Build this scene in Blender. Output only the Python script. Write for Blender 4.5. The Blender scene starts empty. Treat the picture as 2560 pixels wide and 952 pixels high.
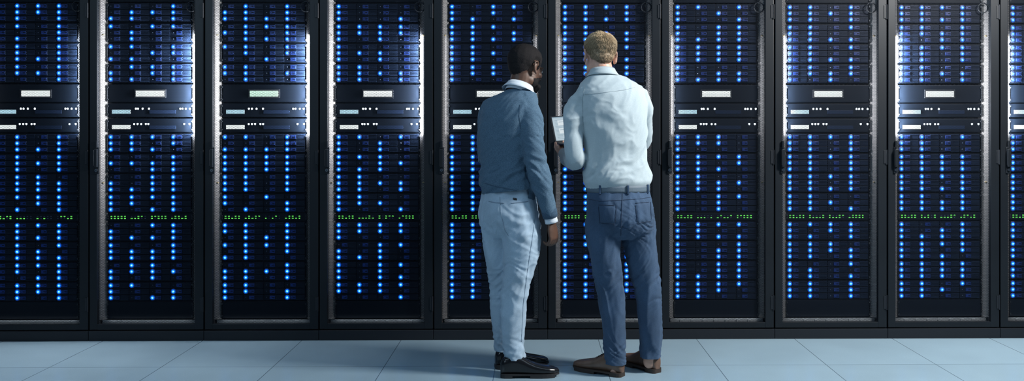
import bpy, bmesh, math, random
from mathutils import Vector, Matrix, noise
from mathutils.bvhtree import BVHTree
random.seed(11)
COL = bpy.context.scene.collection
KIDS = {}
# ------------------------------------------------------------ camera
F_PX = 2255.0; PSI = math.radians(0.8); CAMZ = 1.288; CAMY = -5.5
S, Cc = math.sin(PSI), math.cos(PSI)
cam = bpy.data.cameras.new('camera'); cam.sensor_width = 36
ZOOM, ZX, ZY = 1.0, 1280, 476
cam.lens = F_PX/2560*36*ZOOM
cam.shift_x = ZOOM*(ZX-1371.5)/2560; cam.shift_y = -ZOOM*(ZY-320)/2560
co = bpy.data.objects.new('camera', cam); COL.objects.link(co)
co.location = (0, CAMY, CAMZ); co.rotation_euler = (math.radians(90), 0, -PSI)
bpy.context.scene.camera = co
CAMLOC = Vector((0, CAMY, CAMZ))
try:
    bpy.context.scene.view_settings.view_transform = 'Standard'
except Exception: pass

def P(px, py, Y):
    t = (px-1371.5)/F_PX; Yr = Y-CAMY
    X = Yr*(S+t*Cc)/(Cc-t*S); d = X*S+Yr*Cc
    return Vector((X, Y, CAMZ-(py-320)*d/F_PX))

# ------------------------------------------------------------ materials
def mat(name, base, rough=.5, metal=0., var=0., vscale=20., bump=0., bscale=200., emis=None, es=0., spec=.5, stretch=None, sheen=0.):
    m = bpy.data.materials.new(name); m.use_nodes = True
    nt = m.node_tree; b = nt.nodes['Principled BSDF']
    b.inputs['Base Color'].default_value = (*base, 1)
    b.inputs['Roughness'].default_value = rough; b.inputs['Metallic'].default_value = metal
    b.inputs['Specular IOR Level'].default_value = spec
    if sheen: b.inputs['Sheen Weight'].default_value = sheen
    if emis: b.inputs['Emission Color'].default_value = (*emis, 1); b.inputs['Emission Strength'].default_value = es
    if var or bump:
        tc = nt.nodes.new('ShaderNodeTexCoord'); mp = nt.nodes.new('ShaderNodeMapping')
        nt.links.new(tc.outputs['Object'], mp.inputs['Vector'])
        if stretch: mp.inputs['Scale'].default_value = stretch
    if var:
        n = nt.nodes.new('ShaderNodeTexNoise'); n.inputs['Scale'].default_value = vscale; n.inputs['Detail'].default_value = 6
        nt.links.new(mp.outputs[0], n.inputs['Vector'])
        r = nt.nodes.new('ShaderNodeValToRGB')
        r.color_ramp.elements[0].position = .3; r.color_ramp.elements[1].position = .7
        r.color_ramp.elements[0].color = (*[c*(1-var) for c in base], 1); r.color_ramp.elements[1].color = (*[min(1, c*(1+var)) for c in base], 1)
        nt.links.new(n.outputs['Fac'], r.inputs[0]); nt.links.new(r.outputs[0], b.inputs['Base Color'])
    if bump:
        n2 = nt.nodes.new('ShaderNodeTexNoise'); n2.inputs['Scale'].default_value = bscale; n2.inputs['Detail'].default_value = 3
        nt.links.new(mp.outputs[0], n2.inputs['Vector'])
        bp = nt.nodes.new('ShaderNodeBump'); bp.inputs['Strength'].default_value = bump; bp.inputs['Distance'].default_value = .002
        nt.links.new(n2.outputs['Fac'], bp.inputs['Height']); nt.links.new(bp.outputs[0], b.inputs['Normal'])
    return m
def emit(name, col, st):
    m = mat(name, (0.02, 0.02, 0.02), .4, emis=col, es=st); m.cycles.emission_sampling = 'NONE'; return m

M = {}
M['black'] = mat('black_powder_coat', (.006, .009, .013), .45, .1, var=.15, vscale=3, spec=.3)
M['plinth'] = mat('plinth_black', (.007, .010, .015), .5, spec=.35)
M['silver'] = mat('brushed_silver', (.18, .18, .185), .5, .5)
M['lip'] = mat('grey_tray_steel', (.26, .28, .30), .5, .5)
M['darkmetal'] = mat('dark_steel', (.03, .036, .045), .45, .5, var=.2, vscale=8)
M['chassis'] = mat('chassis_black', (.003, .006, .012), .5, .0, spec=.12)
M['tray'] = mat('drive_tray_dark', (.003, .007, .018), .5, .0, spec=.12)
M['slat'] = mat('drive_grille', (.006, .013, .032), .45, .0, spec=.15)
M['latch'] = mat('latch_blue', (.003, .015, .09), .4, .1, emis=(0.0, .06, .55), es=.075); M['latch'].cycles.emission_sampling = 'NONE'  # faint emission stands in for LED light falling on the latch
M['chrome'] = mat('lock_chrome', (.6, .62, .65), .2, 1.)
M['brass'] = mat('bolt_brass', (.7, .55, .3), .3, .6)
M['dot'] = emit('white_indicator', (.8, .92, 1.), 3.)
M['green'] = emit('green_indicator', (.16, .95, .12), 1.2)
M['dim'] = mat('unlit_lens', (.05, .08, .14), .3)

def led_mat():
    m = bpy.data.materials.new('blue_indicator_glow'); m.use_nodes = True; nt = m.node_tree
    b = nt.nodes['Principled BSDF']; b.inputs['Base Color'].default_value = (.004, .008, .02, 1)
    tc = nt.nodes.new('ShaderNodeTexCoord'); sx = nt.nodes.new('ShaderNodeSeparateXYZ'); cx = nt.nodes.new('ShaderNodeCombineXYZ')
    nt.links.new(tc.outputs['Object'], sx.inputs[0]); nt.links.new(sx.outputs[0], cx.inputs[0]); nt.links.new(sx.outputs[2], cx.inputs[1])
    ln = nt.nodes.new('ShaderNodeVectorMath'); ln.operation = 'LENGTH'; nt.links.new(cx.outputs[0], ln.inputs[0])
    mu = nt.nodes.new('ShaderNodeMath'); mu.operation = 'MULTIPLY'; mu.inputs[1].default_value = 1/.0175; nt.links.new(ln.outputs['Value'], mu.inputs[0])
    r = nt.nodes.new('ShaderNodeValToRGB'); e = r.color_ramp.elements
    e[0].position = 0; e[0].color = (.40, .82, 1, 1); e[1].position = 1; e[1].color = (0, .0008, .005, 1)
    for p, c in ((.18, (.16, .60, 1, 1)), (.35, (.01, .25, .95, 1)), (.52, (.0, .06, .40, 1)), (.76, (.0, .012, .10, 1))):  # outer stops paint the glow around the LED into the disc's colour
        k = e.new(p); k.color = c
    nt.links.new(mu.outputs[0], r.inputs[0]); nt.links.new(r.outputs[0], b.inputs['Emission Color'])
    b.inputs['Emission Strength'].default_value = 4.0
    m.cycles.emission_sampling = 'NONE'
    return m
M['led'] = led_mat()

def display_mat(name, col, st, sc):
    m = bpy.data.materials.new(name); m.use_nodes = True; nt = m.node_tree; b = nt.nodes['Principled BSDF']
    b.inputs['Base Color'].default_value = (.05, .05, .05, 1)
    tc = nt.nodes.new('ShaderNodeTexCoord'); mp = nt.nodes.new('ShaderNodeMapping'); mp.inputs['Scale'].default_value = (1, 1, .02)
    nt.links.new(tc.outputs['Object'], mp.inputs[0])
    n = nt.nodes.new('ShaderNodeTexNoise'); n.inputs['Scale'].default_value = sc; nt.links.new(mp.outputs[0], n.inputs['Vector'])
    r = nt.nodes.new('ShaderNodeValToRGB'); r.color_ramp.elements[0].position = .25; r.color_ramp.elements[1].position = .65
    r.color_ramp.elements[0].color = (*[c*.86 for c in col], 1); r.color_ramp.elements[1].color = (*col, 1)
    nt.links.new(n.outputs['Fac'], r.inputs[0]); nt.links.new(r.outputs[0], b.inputs['Emission Color']); b.inputs['Emission Strength'].default_value = st
    m.cycles.emission_sampling = 'NONE'
    return m
M['disp_white'] = display_mat('display_white', (.80, .86, .86), 1.35, 150)
M['disp_green'] = display_mat('display_greenish', (.55, .85, .68), 1.35, 150)
M['disp_blue'] = display_mat('display_pale_blue', (.42, .68, .82), 1.2, 110)

def perf_mat():
    m = bpy.data.materials.new('perforated_steel'); m.use_nodes = True; nt = m.node_tree
    b = nt.nodes['Principled BSDF']; b.inputs['Base Color'].default_value = (.006, .009, .014, 1); b.inputs['Roughness'].default_value = .6; b.inputs['Metallic'].default_value = .0
    b.inputs['Specular IOR Level'].default_value = .06
    out = nt.nodes['Material Output']
    tc = nt.nodes.new('ShaderNodeTexCoord'); sx = nt.nodes.new('ShaderNodeSeparateXYZ'); nt.links.new(tc.outputs['Object'], sx.inputs[0])
    def math_(op, a, b_=None):
        n = nt.nodes.new('ShaderNodeMath'); n.operation = op
        for i, v in enumerate((a, b_)):
            if v is None: continue
            if isinstance(v, (int, float)): n.inputs[i].default_value = v
            else: nt.links.new(v, n.inputs[i])
        return n.outputs[0]
    p = .0085
    z = math_('DIVIDE', sx.outputs[2], p*.866); row = math_('FLOOR', z)
    off = math_('MULTIPLY', math_('MODULO', row, 2.0), .5)
    x = math_('ADD', math_('DIVIDE', sx.outputs[0], p), off)
    fx = math_('SUBTRACT', math_('FRACT', math_('ADD', x, 1000.)), .5)
    fz = math_('MULTIPLY', math_('SUBTRACT', math_('FRACT', z), .5), .866)
    d = math_('SQRT', math_('ADD', math_('MULTIPLY', fx, fx), math_('MULTIPLY', fz, fz)))
    hole = math_('LESS_THAN', d, .43)
    tr = nt.nodes.new('ShaderNodeBsdfTransparent'); mx = nt.nodes.new('ShaderNodeMixShader')
    nt.links.new(hole, mx.inputs[0]); nt.links.new(b.outputs[0], mx.inputs[1]); nt.links.new(tr.outputs[0], mx.inputs[2]); nt.links.new(mx.outputs[0], out.inputs[0])
    return m
M['perf'] = perf_mat()

def floor_mat():
    m = bpy.data.materials.new('raised_floor_tiles'); m.use_nodes = True; nt = m.node_tree; b = nt.nodes['Principled BSDF']
    b.inputs['Roughness'].default_value = .25
    tc = nt.nodes.new('ShaderNodeTexCoord'); sx = nt.nodes.new('ShaderNodeSeparateXYZ'); nt.links.new(tc.outputs['Object'], sx.inputs[0])
    def math_(op, a, b_=None):
        n = nt.nodes.new('ShaderNodeMath'); n.operation = op
        for i, v in enumerate((a, b_)):
            if v is None: continue
            if isinstance(v, (int, float)): n.inputs[i].default_value = v
            else: nt.links.new(v, n.inputs[i])
        return n.outputs[0]
    u = math_('DIVIDE', math_('ADD', sx.outputs[0], 60.82), .6); v = math_('DIVIDE', math_('ADD', sx.outputs[1], 60.61), .6)
    fu = math_('ABSOLUTE', math_('SUBTRACT', math_('FRACT', u), .5)); fv = math_('ABSOLUTE', math_('SUBTRACT', math_('FRACT', v), .5))
    line = math_('GREATER_THAN', math_('MAXIMUM', fu, fv), .5-.0020/.6)
    cb = nt.nodes.new('ShaderNodeCombineXYZ'); nt.links.new(math_('FLOOR', u), cb.inputs[0]); nt.links.new(math_('FLOOR', v), cb.inputs[1])
    wn = nt.nodes.new('ShaderNodeTexWhiteNoise'); nt.links.new(cb.outputs[0], wn.inputs['Vector'])
    n = nt.nodes.new('ShaderNodeTexNoise'); n.inputs['Scale'].default_value = 220; nt.links.new(tc.outputs['Object'], n.inputs['Vector'])
    n3 = nt.nodes.new('ShaderNodeTexNoise'); n3.inputs['Scale'].default_value = 2.5; nt.links.new(tc.outputs['Object'], n3.inputs['Vector'])
    s = math_('ADD', math_('ADD', math_('MULTIPLY', wn.outputs['Value'], .05), math_('MULTIPLY', n.outputs['Fac'], .22)), math_('ADD', math_('MULTIPLY', n3.outputs['Fac'], .20), .66))
    mc = nt.nodes.new('ShaderNodeMix'); mc.data_type = 'RGBA'; nt.links.new(line, mc.inputs['Factor'])
    vm = nt.nodes.new('ShaderNodeVectorMath'); vm.operation = 'SCALE'; vm.inputs[0].default_value = (.285, .41, .495); nt.links.new(s, vm.inputs['Scale'])
    nt.links.new(vm.outputs[0], mc.inputs['A']); mc.inputs['B'].default_value = (.08, .12, .155, 1)
    nt.links.new(mc.outputs['Result'], b.inputs['Base Color'])
    return m
M['floor'] = floor_mat()

# ------------------------------------------------------------ mesh helpers
def box(bm, x0, x1, y0, y1, z0, z1, mi=0, bev=0.):
    vs = [bm.verts.new(c) for c in ((x0,y0,z0),(x1,y0,z0),(x1,y1,z0),(x0,y1,z0),(x0,y0,z1),(x1,y0,z1),(x1,y1,z1),(x0,y1,z1))]
    fs = [bm.faces.new([vs[i] for i in q]) for q in ((0,1,5,4),(1,2,6,5),(2,3,7,6),(3,0,4,7),(4,5,6,7),(3,2,1,0))]
    for f in fs: f.material_index = mi
    if bev:
        es = list({e for f in fs for e in f.edges})
        r = bmesh.ops.bevel(bm, geom=es, offset=bev, segments=2, affect='EDGES', profile=.6)
        for f in r['faces']: f.material_index = mi
def cyl(bm, c, r0, r1, h, axis='Y', n=16, mi=0):
    a = []; b = []
    for i in range(n):
        t = 2*math.pi*i/n; u, v = math.cos(t), math.sin(t)
        for lst, r, o in ((a, r0, 0), (b, r1, h)):
            p = {'Y': (u*r, o, v*r), 'Z': (u*r, v*r, o), 'X': (o, u*r, v*r)}[axis]
            lst.append(bm.verts.new((c[0]+p[0], c[1]+p[1], c[2]+p[2])))
    fs = [bm.faces.new(a), bm.faces.new(b[::-1])]
    for i in range(n): fs.append(bm.faces.new((a[i], b[i], b[(i+1) % n], a[(i+1) % n])))
    for f in fs: f.material_index = mi
def mesh_of(name, bm, mats, smooth=False):
    bmesh.ops.recalc_face_normals(bm, faces=bm.faces)
    me = bpy.data.meshes.new(name); bm.to_mesh(me); bm.free()
    for m in mats: me.materials.append(M[m] if isinstance(m, str) else m)
    if smooth:
        for p in me.polygons: p.use_smooth = True
    return me
def obj(name, me, parent=None, loc=(0,0,0)):
    o = bpy.data.objects.new(name, me); COL.objects.link(o); o.location = loc
    if parent is not None:
        o.parent = parent; KIDS.setdefault(parent, []).append(o)
    return o
def thing(name, label, cat, loc=(0,0,0), group=None, rz=0):
    o = bpy.data.objects.new(name, None); COL.objects.link(o); o.location = loc; o.rotation_euler = (0,0,rz); o.empty_display_size = .1
    o['label'] = label; o['category'] = cat
    if group: o['group'] = group
    return o
def copy_tree(o, parent=None):
    c = o.copy(); COL.objects.link(c)
    if parent is not None:
        c.parent = parent; KIDS.setdefault(parent, []).append(c)
    for k in KIDS.get(o, []): copy_tree(k, c)
    return c

# ------------------------------------------------------------ setting
bm = bmesh.new(); box(bm, -5.5, 5.5, -6.5, 1.6, -.05, 0)
o = obj('floor', mesh_of('floor', bm, ['floor'])); o['kind'] = 'structure'
M['wall'] = mat('dark_wall', (.03, .045, .06), .7, var=.1, vscale=4)
bm = bmesh.new(); box(bm, -5.5, 5.5, 1.5, 1.6, 0, 3.0)
o = obj('wall_back', mesh_of('wall_back', bm, ['wall'])); o['kind'] = 'structure'

# ------------------------------------------------------------ cabinet
W = .6946; X0 = -2.708; HW = W/2; TOP = 2.22
cab_names = ['leftmost cabinet, cut off by the left edge', 'second from left', 'third from left', 'fourth from left', 'fifth from left, behind man in blue sweater', 'sixth from left, behind man in pale shirt', 'seventh from left', 'eighth from left', 'ninth from left', 'rightmost, cut off by the right edge']
def prism(bm, pts, z0, z1, mi=0):
    a = [bm.verts.new((x, y, z0)) for x, y in pts]; b = [bm.verts.new((x, y, z1)) for x, y in pts]
    fs = [bm.faces.new(a[::-1]), bm.faces.new(b)]
    for i in range(len(a)): fs.append(bm.faces.new((a[i], a[(i+1) % len(a)], b[(i+1) % len(a)], b[i])))
    for f in fs: f.material_index = mi
def make_cabinet():
    r = thing('server_cabinet', 'x', 'server cabinet', group='row of server cabinets')
    bm = bmesh.new()
    box(bm, -HW+.001, -HW+.016, .034, 1.0, .062, TOP); box(bm, HW-.016, HW-.001, .034, 1.0, .062, TOP)
    box(bm, -HW+.016, HW-.016, .034, 1.0, TOP-.02, TOP); box(bm, -HW+.016, HW-.016, .99, 1.0, .062, TOP-.02)
    box(bm, -HW+.016, HW-.016, .034, .99, .062, .08)
    obj('cabinet_body', mesh_of('cabinet_body', bm, ['black']), r)
    bm = bmesh.new(); box(bm, -HW+.001, HW-.001, -.006, .98, 0, .060, bev=.003)
    obj('plinth', mesh_of('plinth', bm, ['plinth']), r)
    bm = bmesh.new(); box(bm, -HW+.060, HW-.060, .045, .3, .085, .088); box(bm, -HW+.062, HW-.062, .0435, .046, .088, .116)
    for k in range(7):
        x = -HW+.12+k*.07; box(bm, x, x+.022, .039, .0435, .093, .110, bev=.001)
    obj('bottom_tray', mesh_of('bottom_tray', bm, ['lip']), r)
    for s in (-1, 1):
        bm = bmesh.new(); a, b = sorted((s*(HW-.044), s*(HW-.050))); box(bm, a, b, .030, .5, .09, TOP-.03)
        sp = obj('side_panel', mesh_of('side_panel', bm, ['silver']), r)
        for z in (.955, 1.857):
            bm = bmesh.new(); a, b = sorted((s*(HW-.054), s*(HW-.072))); box(bm, a, b, .036, .046, z-.003, z+.003)
            obj('bolt', mesh_of('bolt', bm, ['brass']), sp)
        bm = bmesh.new(); prism(bm, [(s*(HW-.0505), .030), (s*(HW-.056), .032), (s*(HW-.0865), .0590), (s*(HW-.0865), .1), (s*(HW-.0505), .1)], .12, TOP-.03)
        obj('mounting_rail', mesh_of('mounting_rail', bm, ['silver', 'black']), r)
    bm = bmesh.new()
    n, k2 = 28, 8
    g = [[bm.verts.new((HW-.088+(.030+.0035*math.cos(2*math.pi*j/k2))*math.cos(2*math.pi*i/n), .034+.0035*math.sin(2*math.pi*j/k2), 2.03+(.030+.0035*math.cos(2*math.pi*j/k2))*math.sin(2*math.pi*i/n))) for j in range(k2)] for i in range(n)]
    for i in range(n):
        for j in range(k2): bm.faces.new((g[i][j], g[(i+1) % n][j], g[(i+1) % n][(j+1) % k2], g[i][(j+1) % k2]))
    obj('cable_ring', mesh_of('cable_ring', bm, ['darkmetal'], True), r)
    L0, L1, R0, R1 = -HW+.004, -HW+.051, HW-.057, HW-.004
    bm = bmesh.new()
    box(bm, L0, L1, 0, .028, .066, TOP-.01, bev=.004); box(bm, R0, R1, 0, .028, .066, TOP-.01, bev=.004)
    box(bm, L1-.002, R0+.002, .001, .027, .066, .100, bev=.003); box(bm, L1-.002, R0+.002, .001, .027, 2.12, TOP-.01, bev=.003)
    d = obj('door', mesh_of('door', bm, ['black']), r)
    bm = bmesh.new(); vs = [bm.verts.new(c) for c in ((L1-.001, .012, .097), (R0+.001, .012, .097), (R0+.001, .012, 2.122), (L1-.001, .012, 2.122))]; bm.faces.new(vs)
    obj('perforated_panel', mesh_of('perforated_panel', bm, ['perf']), d)
    bm = bmesh.new(); hx = -HW+.050
    box(bm, hx-.014, hx+.014, -.008, .001, 1.010, 1.172, bev=.003); box(bm, hx-.010, hx+.010, -.024, -.008, 1.05, 1.162, bev=.004)
    box(bm, hx-.006, hx+.006, -.016, .0, 1.165, 1.210, bev=.002); box(bm, hx-.012, hx-.007, -.027, -.008, 1.06, 1.155, bev=.0015)
    h = obj('door_handle', mesh_of('door_handle', bm, ['black']), d)
    bm = bmesh.new(); cyl(bm, (hx, -.014, 1.032), .009, .009, .007); cyl(bm, (hx, -.0145, 1.032), .003, .003, .002, mi=1)
    obj('lock', mesh_of('lock', bm, ['chrome', 'black']), d)
    for z in (.22, 1.11, 2.0):
        bm = bmesh.new(); cyl(bm, (HW-.006, -.003, z-.045), .0045, .0045, .09, 'Z', 12); box(bm, HW-.022, HW-.006, -.004, .001, z-.04, z+.04, bev=.001)
        obj('hinge', mesh_of('hinge', bm, ['plinth']), d)
    return r
cab0 = make_cabinet()
cabs = []
for k in range(10):
    c = cab0 if k == 0 else copy_tree(cab0)
    c.location = (X0+(k-.5)*W, 0, 0)
    c['label'] = 'tall black server cabinet with perforated door, ' + cab_names[k]
    cabs.append(c)

# ------------------------------------------------------------ units
def zy(y): return 1.288-(y-320)*5.555/2255
YF = .055
def ears(r, h):
    for s in (-1, 1):
        bm = bmesh.new(); a, b = sorted((s*.2585, s*.2605)); box(bm, a, b, -.006, .012, .004, h-.004, bev=.0006)
        a, b = sorted((s*.2525, s*.2605)); box(bm, a, b, -.008, -.002, .012, .022, bev=.0006, mi=1); box(bm, a, b, -.008, -.002, h-.022, h-.012, bev=.0006, mi=1)
        obj('rack_ear', mesh_of('rack_ear', bm, ['darkmetal', 'darkmetal']), r)
DUH = .1205
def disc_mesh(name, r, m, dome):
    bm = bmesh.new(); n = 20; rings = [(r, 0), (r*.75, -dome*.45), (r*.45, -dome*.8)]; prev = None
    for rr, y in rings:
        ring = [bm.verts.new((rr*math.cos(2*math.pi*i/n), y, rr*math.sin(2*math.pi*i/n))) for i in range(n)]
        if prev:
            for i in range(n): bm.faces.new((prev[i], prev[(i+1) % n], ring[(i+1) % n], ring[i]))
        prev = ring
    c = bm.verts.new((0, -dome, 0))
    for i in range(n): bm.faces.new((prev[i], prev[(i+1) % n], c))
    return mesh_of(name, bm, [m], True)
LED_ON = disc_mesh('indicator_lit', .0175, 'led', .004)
LED_OFF = disc_mesh('indicator_unlit', .0032, 'dim', .002)
LEDX = (-.239, -.1125, .014, .1405)
def tray_mesh():
    bm = bmesh.new()
    box(bm, -.0155, .1085, 0, .012, -.0175, .0175, 0, .0012)
    box(bm, .020, .052, -.005, 0, -.010, .010, 2, .001); box(bm, .036, .049, -.0062, -.005, -.003, .003, 0)
    for z in (-.012, -.004, .004, .012): box(bm, .058, .105, -.002, 0, z-.0022, z+.0022, 1)
    box(bm, .052, .056, -.004, 0, -.014, .014, 1)
    return mesh_of('drive_tray', bm, ['tray', 'slat', 'latch'])
TRAY = tray_mesh()
def make_disk():
    r = thing('storage_server', 'x', 'server', group='storage servers with blue lights')
    bm = bmesh.new(); box(bm, -.2575, .2575, .012, .55, 0, DUH, bev=.001); obj('chassis', mesh_of('chassis', bm, ['chassis']), r)
    ears(r, DUH)
    for j in range(3):
        for i in range(4):
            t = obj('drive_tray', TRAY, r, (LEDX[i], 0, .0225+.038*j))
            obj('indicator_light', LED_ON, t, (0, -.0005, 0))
    return r
disk0 = make_disk(); disk0_used = [False]
dens = [(.6,.95,.4,.8), (.8,.55,.6,.85), (.8,.8,.4,.8), (.95,.65,.65,.55), (1.,.9,.6,.4), (1.,.9,.7,.8), (1.,.6,.75,.65), (1.,.85,.4,.75), (1.,.75,.5,.8), (1.,.7,.6,.7)]
ORD = ['top', 'second', 'third', 'fourth', 'fifth', 'sixth', 'seventh', 'eighth', 'ninth', 'tenth', 'eleventh', 'bottom']
CN = ['leftmost', 'second', 'third', 'fourth', 'fifth', 'sixth', 'seventh', 'eighth', 'ninth', 'rightmost']
def cabp(k): return ('leftmost cabinet' if k == 0 else 'rightmost cabinet' if k == 9 else CN[k]+' cabinet from the left')
tops = [8+50.3*i for i in range(4)] + [333+49.7*i for i in range(4)] + [552+49.7*i for i in range(4)]
def simple_unit(name, label, cat, h, grp, parts=None):
    r = thing(name, label, cat, group=grp)
    bm = bmesh.new(); box(bm, -.2575, .2575, .004, .45, 0, h, bev=.0015); box(bm, -.2555, .2555, .0, .0042, .003, h-.003, bev=.0015)
    obj('chassis', mesh_of('chassis', bm, ['chassis', 'tray']), r); ears(r, h)
    return r
def plate(nm, x0, x1, z0, z1, m, y0=-.004, y1=0.):
    bm = bmesh.new(); box(bm, x0, x1, y0, y1, z0, z1, bev=.0008); return mesh_of(nm, bm, [m])
HD = zy(211)-zy(256)-.001
dp0 = simple_unit('display_unit', 'x', 'display panel', HD, 'front panels with one wide white display')
bm = bmesh.new(); box(bm, -.096, .096, -.003, 0, .026, .080, bev=.001); obj('bezel', mesh_of('bezel', bm, ['darkmetal']), dp0)
obj('display', plate('display', -.087, .087, .035, .071, 'disp_white', -.005, -.0028), dp0)
HS = zy(258)-zy(293)-.001
def dots(r, xs, z, m='dot', rad=.0062):
    me = disc_mesh('indicator_dot', rad, m, .003)
    for x in xs: obj('indicator_light', me, r, (x, -.0005, z))
sw = []
for q, (xs, m) in enumerate([((-.092, -.072, -.048, -.010, .175, .192, .215, .243), 'disp_blue'), ((-.095, -.074, -.054, -.030, -.010, .20, .245), 'disp_white')]):
    s0 = simple_unit('network_switch', 'x', 'network switch', HS, 'network switches with white lights')
    bm = bmesh.new(); box(bm, -.005, .155, -.002, 0, HS*.25, HS*.5, bev=.0008); obj('vent_slot', mesh_of('vent_slot', bm, ['slat']), s0)
    obj('display', plate('display', -.232, -.120, .021, .046, m), s0); dots(s0, xs, .052)
    sw.append(s0)
HG = zy(531.5)-zy(551.5)-.001
gr0 = simple_unit('patch_switch', 'x', 'network switch', HG, 'port switches with green lights')
bm = bmesh.new(); box(bm, -.0050, .0050, -.002, 0, -.0032, .0032, bev=.0008); GDOT = mesh_of('port_light', bm, ['green'])
bm = bmesh.new(); box(bm, -.004, .004, -.002, 0, -.0025, .0025, bev=.0006); GOFF = mesh_of('port_light', bm, ['dim'])
HB = zy(750.5)-zy(794)
bl0 = simple_unit('blanking_panel', 'x', 'blank panel', HB, 'blank panels at the cabinet bottoms')
HT = .10
tp0 = simple_unit('top_blanking_panel', 'x', 'blank panel', HT, 'blank panels at the cabinet tops')
for k in range(10):
    cx = X0+(k-.5)*W; cp = cabp(k); first = (k == 0)
    for n, y in enumerate(tops):
        s = disk0 if not disk0_used[0] else copy_tree(disk0)
        disk0_used[0] = True
        s.location = (cx, YF, zy(y)-DUH-.001)
        s['label'] = ('black storage server with blue lights, %s from the top in %s' % (ORD[n], cp)) if 0 < n < 11 else 'black storage server with blue lights, %smost one in %s' % (ORD[n], cp)
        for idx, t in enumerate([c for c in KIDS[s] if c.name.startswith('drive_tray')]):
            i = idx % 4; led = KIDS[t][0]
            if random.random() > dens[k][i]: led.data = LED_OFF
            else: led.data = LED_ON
    d = dp0 if first else copy_tree(dp0); d.location = (cx, YF, zy(256)); d['label'] = 'black front panel with wide glowing white display in ' + cp
    if k == 2:
        for c in KIDS[d]:
            if c.name.startswith('display'): c.data = plate('display', -.087, .087, .035, .071, 'disp_green', -.005, -.0028)
        d['label'] = 'black front panel with wide greenish display in third cabinet from the left'
    for q in (0, 1):
        s = sw[q] if first else copy_tree(sw[q]); s.location = (cx, YF, zy((293, 331)[q]))
        s['label'] = '%s of two thin network switches with white lights in %s' % (('upper', 'lower')[q], cp)
        for c in list(KIDS[s]):
            if c.name.startswith('indicator_light'): c.location.x += random.uniform(-.004, .004)
    g = gr0 if first else copy_tree(gr0)
    g.location = (cx, YF, zy(551.5)); g['label'] = 'thin switch with row of green port lights in ' + cp
    rg = random.Random(k*5+3)
    for i in range(24):
        x = -.236+i*.0205
        for zz, pr in ((.030, .45), (.017, .72)):
            if i % 6 == 5: continue
            on = rg.random() < pr*(.35 if (k+i//6) % 5 == 2 else 1.)
            obj('port_light', GDOT if on else GOFF, g, (x, 0, zz))
    b = bl0 if first else copy_tree(bl0); b.location = (cx, YF, zy(794)); b['label'] = 'plain black blank panel at the bottom of ' + cp
    b = tp0 if first else copy_tree(tp0); b.location = (cx, YF, zy(7)); b['label'] = 'plain black blank panel at the top of ' + cp

# ------------------------------------------------------------ body building
class Sh:
    def __init__(s): s.v = []; s.f = []
    def loft(s, rings, n=22, e=2.0, cap=True):
        b0 = len(s.v)
        for c, U, V in rings:
            for i in range(n):
                t = 2*math.pi*i/n; cu, sv = math.cos(t), math.sin(t)
                a = math.copysign(abs(cu)**(2/e), cu); b = math.copysign(abs(sv)**(2/e), sv)
                s.v.append(c+U*a+V*b)
        for k in range(len(rings)-1):
            for i in range(n):
                s.f.append((b0+k*n+i, b0+k*n+(i+1) % n, b0+(k+1)*n+(i+1) % n, b0+(k+1)*n+i))
        if cap:
            s.v.append(rings[0][0]); s.v.append(rings[-1][0]); q = len(s.v)
            for i in range(n):
                s.f.append((q-2, b0+(i+1) % n, b0+i)); kk = b0+(len(rings)-1)*n
                s.f.append((q-1, kk+i, kk+(i+1) % n))
    def limb(s, pts, side=Vector((1, 0, 0)), sub=5, n=18, round_=True):
        L = interp(pts, sub); R = []
        for i, (p, rx, ry) in enumerate(L):
            a = L[max(0, i-1)][0]; b = L[min(len(L)-1, i+1)][0]; T = (b-a).normalized()
            U = (side-T*side.dot(T)).normalized(); V = T.cross(U)
            R.append((p, U*rx, V*ry))
        if round_:
            def capr(p, T, U, V, sg):
                rr = min(U.length, V.length); out = []
                for q in (.35, .7, .92):
                    k = math.sqrt(1-q*q); out.append((p+T*sg*rr*q, U*k, V*k))
                return out
            T0 = (L[1][0]-L[0][0]).normalized(); T1 = (L[-1][0]-L[-2][0]).normalized()
            R = capr(*[L[0][0], T0, R[0][1], R[0][2], -1])[::-1]+R+capr(L[-1][0], T1, R[-1][1], R[-1][2], 1)
        s.loft(R, n)
    def ell(s, c, A, B, D, n=16, m=10):
        R = []
        for j in range(1, m):
            a = math.pi*j/m; R.append((c-D*math.cos(a), A*math.sin(a), B*math.sin(a)))
        s.loft(R, n)
def interp(pts, sub):
    out = []; n = len(pts)
    for i in range(n-1):
        p = [pts[max(0, i-1)], pts[i], pts[i+1], pts[min(n-1, i+2)]]
        for k in range(sub):
            t = k/sub
            def cr(a, b, c, d): return .5*((2*b)+(c-a)*t+(2*a-5*b+4*c-d)*t*t+(3*b-a-3*c+d)*t**3)
            out.append(tuple(cr(*[q[j] for q in p]) for j in range(len(pts[0]))))
    out.append(tuple(pts[-1])); return out
def remesh(sh, vox, it=4, fac=.5):
    me = bpy.data.meshes.new('tmp'); me.from_pydata([tuple(v) for v in sh.v], [], sh.f)
    bm = bmesh.new(); bm.from_mesh(me); bmesh.ops.recalc_face_normals(bm, faces=bm.faces); bm.to_mesh(me); bm.free()
    o = bpy.data.objects.new('tmp', me); COL.objects.link(o)
    m = o.modifiers.new('r', 'REMESH'); m.mode = 'VOXEL'; m.voxel_size = vox
    if it: s_ = o.modifiers.new('s', 'SMOOTH'); s_.factor = fac; s_.iterations = it
    dg = bpy.context.evaluated_depsgraph_get(); dg.update()
    r = bpy.data.meshes.new_from_object(o.evaluated_get(dg))
    bpy.data.objects.remove(o); bpy.data.meshes.remove(me); r.materials.clear()
    return r
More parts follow.
